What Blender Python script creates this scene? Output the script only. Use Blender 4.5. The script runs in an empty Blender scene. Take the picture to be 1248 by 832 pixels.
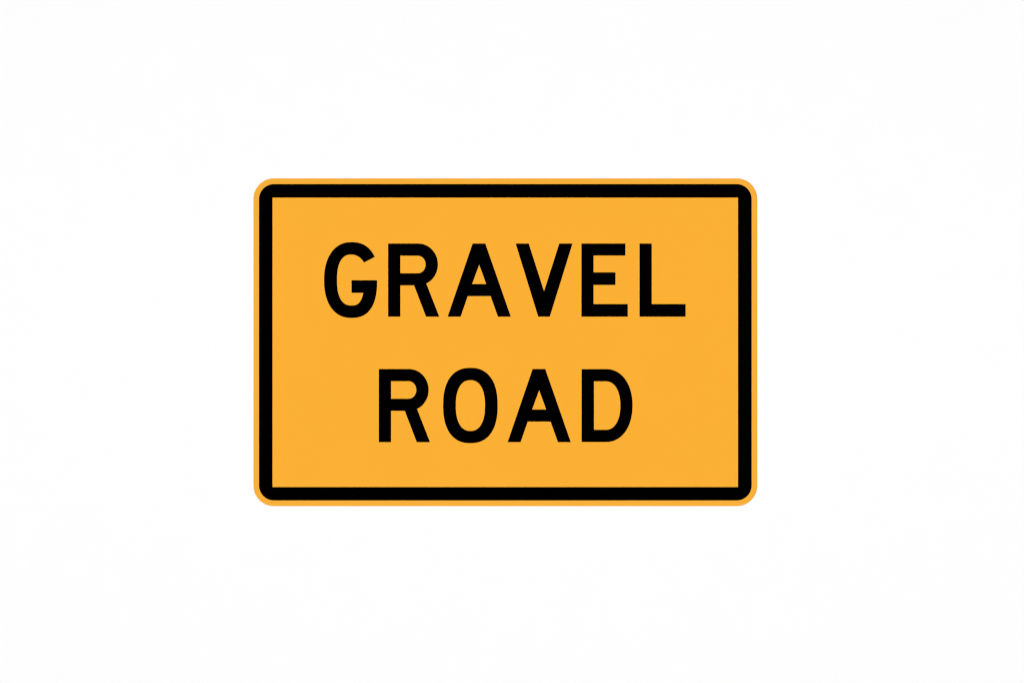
import bpy, math
from mathutils import Vector

sc = bpy.context.scene
C = sc.collection
sc.view_settings.view_transform = 'Standard'
sc.view_settings.look = 'None'
sc.view_settings.exposure = 0
sc.view_settings.gamma = 1
sc.render.engine = 'CYCLES'
sc.cycles.pixel_filter_type = 'BLACKMAN_HARRIS'
sc.cycles.filter_width = 1.2

# the sign is 1.2 m wide; its drawing below is in units of 1/614 of that width
S = 1.2 / 614.0
OX, OY = 615.95, 416.65            # middle of the sign in drawing units
H = 1.6                            # height of the sign's middle above the floor
T = 0.0014                         # thickness of the sheet metal


# ------------------------------------------------------------------ materials
def mat(name, col, rough, spec, vary=0.0, scale=3.0, bump=0.0, bscale=400.0):
    m = bpy.data.materials.new(name)
    m.use_nodes = True
    nt = m.node_tree
    b = nt.nodes['Principled BSDF']
    b.inputs['Base Color'].default_value = (*col, 1)
    b.inputs['Roughness'].default_value = rough
    b.inputs['Specular IOR Level'].default_value = spec
    tc = nt.nodes.new('ShaderNodeTexCoord')
    if vary:
        n = nt.nodes.new('ShaderNodeTexNoise')
        n.inputs['Scale'].default_value = scale
        n.inputs['Detail'].default_value = 6
        n.inputs['Roughness'].default_value = 0.62
        nt.links.new(tc.outputs['Object'], n.inputs['Vector'])
        mr = nt.nodes.new('ShaderNodeMapRange')
        mr.inputs['From Min'].default_value = 0.25
        mr.inputs['From Max'].default_value = 0.75
        mr.inputs['To Min'].default_value = 1 - vary
        mr.inputs['To Max'].default_value = 1 + vary
        nt.links.new(n.outputs['Fac'], mr.inputs['Value'])
        vm = nt.nodes.new('ShaderNodeVectorMath')
        vm.operation = 'SCALE'
        vm.inputs[0].default_value = col
        nt.links.new(mr.outputs['Result'], vm.inputs['Scale'])
        nt.links.new(vm.outputs['Vector'], b.inputs['Base Color'])
    if bump:
        n2 = nt.nodes.new('ShaderNodeTexNoise')
        n2.inputs['Scale'].default_value = bscale
        n2.inputs['Detail'].default_value = 2
        nt.links.new(tc.outputs['Object'], n2.inputs['Vector'])
        bp = nt.nodes.new('ShaderNodeBump')
        bp.inputs['Strength'].default_value = bump
        bp.inputs['Distance'].default_value = 0.0005
        nt.links.new(n2.outputs['Fac'], bp.inputs['Height'])
        nt.links.new(bp.outputs['Normal'], b.inputs['Normal'])
    return m


M_ORANGE = mat('orange_sheeting', (0.852, 0.379, 0.0250), 0.45, 0.12, 0.008, 5.0)
M_RIM = mat('orange_sheeting_rim', (0.826, 0.374, 0.031), 0.45, 0.12, 0.008, 5.0)
M_BLACK = mat('black_ink', (0.0001, 0.0001, 0.0001), 0.25, 0.005, 0.1, 20.0)
M_WALL = mat('white_paint', (0.876, 0.876, 0.876), 0.85, 0.1, 0.004, 9.0, 0.05)


# ------------------------------------------------------------------- outlines
def arc(cx, cy, rx, ry, a0, a1, n=28, p=2.0):
    """points of a (super)ellipse from angle a0 to a1 in degrees, y down"""
    out = []
    for i in range(n + 1):
        a = math.radians(a0 + (a1 - a0) * i / n)
        c, s = math.cos(a), math.sin(a)
        out.append((cx + rx * math.copysign(abs(c) ** (2 / p), c),
                    cy + ry * math.copysign(abs(s) ** (2 / p), s)))
    return out


def round_rect(x0, y0, x1, y1, r, n=20):
    return (arc(x0 + r, y0 + r, r, r, 180, 270, n) + arc(x1 - r, y0 + r, r, r, 270, 360, n)
            + arc(x1 - r, y1 - r, r, r, 0, 90, n) + arc(x0 + r, y1 - r, r, r, 90, 180, n))


def grow(loops, d):
    """ink spread: move every edge of the outline outwards (holes inwards) by d"""
    out = []
    for k, lp in enumerate(loops):
        pts = []
        for p in lp:
            if not pts or math.dist(p, pts[-1]) > 0.05:
                pts.append(p)
        if math.dist(pts[0], pts[-1]) < 0.05:
            pts.pop()
        n = len(pts)
        area = sum(pts[i][0] * pts[(i + 1) % n][1] - pts[(i + 1) % n][0] * pts[i][1] for i in range(n))
        sgn = (1 if area > 0 else -1) * (1 if k == 0 else -1)
        res = []
        for i in range(n):
            (ax, ay), (bx, by), (cx, cy) = pts[i - 1], pts[i], pts[(i + 1) % n]
            l1, l2 = math.hypot(bx - ax, by - ay), math.hypot(cx - bx, cy - by)
            n1 = ((by - ay) / l1 * sgn, -(bx - ax) / l1 * sgn)
            n2 = ((cy - by) / l2 * sgn, -(cx - bx) / l2 * sgn)
            q = 1 + n1[0] * n2[0] + n1[1] * n2[1]
            res.append((bx + d * (n1[0] + n2[0]) / q, by + d * (n1[1] + n2[1]) / q))
        out.append(res)
    return out


def plate(name, loops, front, back, material, parent, bevel=0.0, label=None):
    """flat piece cut along the loops, between y=-front and y=-back off the wall"""
    cu = bpy.data.curves.new(name, 'CURVE')
    cu.dimensions = '2D'
    cu.fill_mode = 'BOTH'
    half = (front - back) / 2
    cu.extrude = half - bevel
    cu.bevel_depth = bevel
    cu.offset = -bevel
    cu.bevel_resolution = 2
    xs = [p[0] for p in loops[0]]
    ys = [p[1] for p in loops[0]]
    mx, my = (min(xs) + max(xs)) / 2, (min(ys) + max(ys)) / 2
    for lp in loops:
        sp = cu.splines.new('POLY')
        sp.points.add(len(lp) - 1)
        for q, (x, y) in zip(sp.points, lp):
            q.co = ((x - mx) * S, -(y - my) * S, 0, 1)
        sp.use_cyclic_u = True
    tmp = bpy.data.objects.new('tmp', cu)
    C.objects.link(tmp)
    dg = bpy.context.evaluated_depsgraph_get()
    me = bpy.data.meshes.new_from_object(tmp.evaluated_get(dg))
    bpy.data.objects.remove(tmp)
    me.name = name
    me.materials.clear()
    me.materials.append(material)
    for v in me.vertices:                      # stand the outline up: z faces the viewer (-y)
        x, y, z = v.co
        v.co = (x, -z, y)
    o = bpy.data.objects.new(name, me)
    C.objects.link(o)
    o.parent = parent
    o.location = ((mx - OX) * S, -(front + back) / 2, -(my - OY) * S)
    if label:
        o['label'] = label
    return o


# -------------------------------------------------------------------- setting
def box(name, lo, hi, material):
    v = [(x, y, z) for x in (lo[0], hi[0]) for y in (lo[1], hi[1]) for z in (lo[2], hi[2])]
    f = [(0, 1, 3, 2), (4, 6, 7, 5), (0, 4, 5, 1), (2, 3, 7, 6), (0, 2, 6, 4), (1, 5, 7, 3)]
    me = bpy.data.meshes.new(name)
    me.from_pydata(v, [], f)
    me.materials.append(material)
    o = bpy.data.objects.new(name, me)
    C.objects.link(o)
    return o


wall = box('wall', (-8, 0.0, -2.4), (8, 0.12, 5.6), M_WALL)
wall['kind'] = 'structure'

# ----------------------------------------------------------------------- sign
sign = bpy.data.objects.new('road_sign', None)
C.objects.link(sign)
sign.location = (0, 0, H)
sign.empty_display_size = 0.2
sign['label'] = 'flat orange rectangular sign with rounded corners reading GRAVEL ROAD in black capitals'
sign['category'] = 'road sign'

SPREAD = 0.4
BLK_OUT = round_rect(316.1, 224.7, 915.6, 608.8, 17.8)
BLK_IN = [(331.7, 240.3), (899.9, 240.3), (899.9, 593.4), (331.7, 593.4)]

# the sheet: outer rim visible round the border, the field inside it a hair higher
plate('rim', [round_rect(309.0, 217.3, 922.9, 616.1, 25.0, 32)], T, 0.0, M_RIM, sign, 0.0003,
      'narrow orange rim outside the black border')
plate('panel', [[(326, 235), (906, 235), (906, 599), (326, 599)]], T + 0.0001, T - 0.0006, M_ORANGE, sign)
plate('border', grow([BLK_OUT, BLK_IN], SPREAD), T + 0.00025, T - 0.0004, M_BLACK, sign)

Y0, Y1 = 297.0, 385.2              # cap height of the upper line


def shift(loops, dx, dy):
    return [[(x + dx, y + dy) for x, y in lp] for lp in loops]


# G: ring cut open between the terminal and the bar
gx, gy = 428.2, 341.0
GO = 45.7
GI = 31.4
outer = [(456.3, 312.7)]
outer += arc(gx, gy, 32.8, GO, -40.5, -90, 24, 2.4)
outer += arc(gx, gy, 32.8, GO, -90, -180, 32, 2.22)[1:]
outer += arc(gx, gy, 32.8, GO, 180, 90, 32, 2.27)[1:]
outer += arc(gx, gy, 31.0, GO, 90, 1, 32, 2.5)[1:]
inner = arc(gx, gy, 15.85, GI, 22.05, 90, 20, 2.7)
inner += arc(gx, gy, 17.9, GI, 90, 180, 28, 2.4)[1:]
inner += arc(gx, gy, 17.9, GI, 180, 270, 28, 2.42)[1:]
inner += arc(gx, gy, 21.5, GI, -90, -47, 16, 2.05)[1:] + [(443.6, 319.3)]
G = [outer + [(459.0, 341.7), (428.8, 341.7), (428.8, 356.2)] + inner]

R = [[(473.4, Y0)] + arc(509.6, 322.05, 23.7, 25.05, 270, 426.5, 50)
     + [(534.8, Y1), (519.5, Y1), (504.9, 347.1), (487.5, 347.1), (487.5, Y1), (473.4, Y1)],
     [(487.5, 311.0)] + arc(509.4, 322.1, 9.75, 11.1, 270, 450, 24) + [(487.5, 333.2)]]
A = [[(576.3, Y0), (591.2, Y0), (622.0, Y1), (607.1, Y1), (598.2, 360.2), (569.8, 360.2), (561.1, Y1), (546.1, Y1)],
     [(584.05, 321.2), (574.8, 346.3), (593.1, 346.3)]]
V = [[(629.0, Y0), (644.1, Y0), (663.05, 355.9), (681.9, Y0), (697.2, Y0), (669.8, Y1), (656.2, Y1)]]
E = [[(709.0, Y0), (761.8, Y0), (761.8, 310.8), (723.0, 310.8), (723.0, 332.1), (749.7, 332.1), (749.7, 346.6),
      (723.0, 346.6), (723.0, 370.7), (764.7, 370.7), (764.7, Y1), (709.0, Y1)]]
L = [[(779.8, Y0), (793.9, Y0), (793.9, 370.7), (835.2, 370.7), (835.2, Y1), (779.8, Y1)]]
O = [arc(573.3, 493.7, 32.8, 45.4, 0, 357, 119, 2.37), arc(573.3, 493.8, 18.2, 31.3, 0, 357, 119, 2.32)]
D = [[(709.2, 449.8)] + arc(738.8, 493.75, 31.7, 43.95, 270, 450, 60, 2.13) + [(709.2, 537.7)],
     [(723.5, 463.9)] + arc(738.5, 493.8, 18.0, 29.9, 270, 450, 50, 2.17) + [(723.5, 523.7)]]

words = [('G', G), ('R', R), ('A', A), ('V', V), ('E', E), ('L', L),
         ('R', shift(R, -11.3, 152.7)), ('O', O), ('A', shift(A, 73.1, 152.7)), ('D', D)]
for i, (ch, loops) in enumerate(words):
    plate('letter', grow(loops, SPREAD), T + 0.00025, T - 0.0004, M_BLACK, sign, 0.0,
          'black capital letter %s of the word %s' % (ch, 'GRAVEL' if i < 6 else 'ROAD'))

# --------------------------------------------------------------------- lights
aim = Vector((0, 0, H))
for nm, x, y, z, p in (('left', -6.2, -7.6, H, 1), ('right', 6.2, -7.6, H, 1),
                       ('top', 0, -7.6, H + 5.2, 0.55), ('bottom', 0, -7.6, H - 5.2, 0.55)):
    ld = bpy.data.lights.new('softbox_' + nm, 'AREA')
    ld.shape = 'DISK'
    ld.size = 2.0
    ld.energy = 422 * p
    ld.color = (1, 1, 1)
    o = bpy.data.objects.new('softbox_' + nm, ld)
    C.objects.link(o)
    o.location = (x, y, z)
    o.rotation_euler = (aim - Vector((x, y, z))).to_track_quat('-Z', 'Y').to_euler()

w = bpy.data.worlds.new('World')
sc.world = w
w.use_nodes = True
w.node_tree.nodes['Background'].inputs['Color'].default_value = (1, 1, 1, 1)
w.node_tree.nodes['Background'].inputs['Strength'].default_value = 0.005

# --------------------------------------------------------------------- camera
cd = bpy.data.cameras.new('camera')
cd.lens = 70
cd.sensor_width = 36
cd.clip_end = 200
cam = bpy.data.objects.new('camera', cd)
C.objects.link(cam)
dist = 70 / 36 * 1248 * S + T
cam.location = ((624 - OX) * S, -dist, H - (415.8 - OY) * S)
cam.rotation_euler = (math.radians(90), 0, 0)
sc.camera = cam
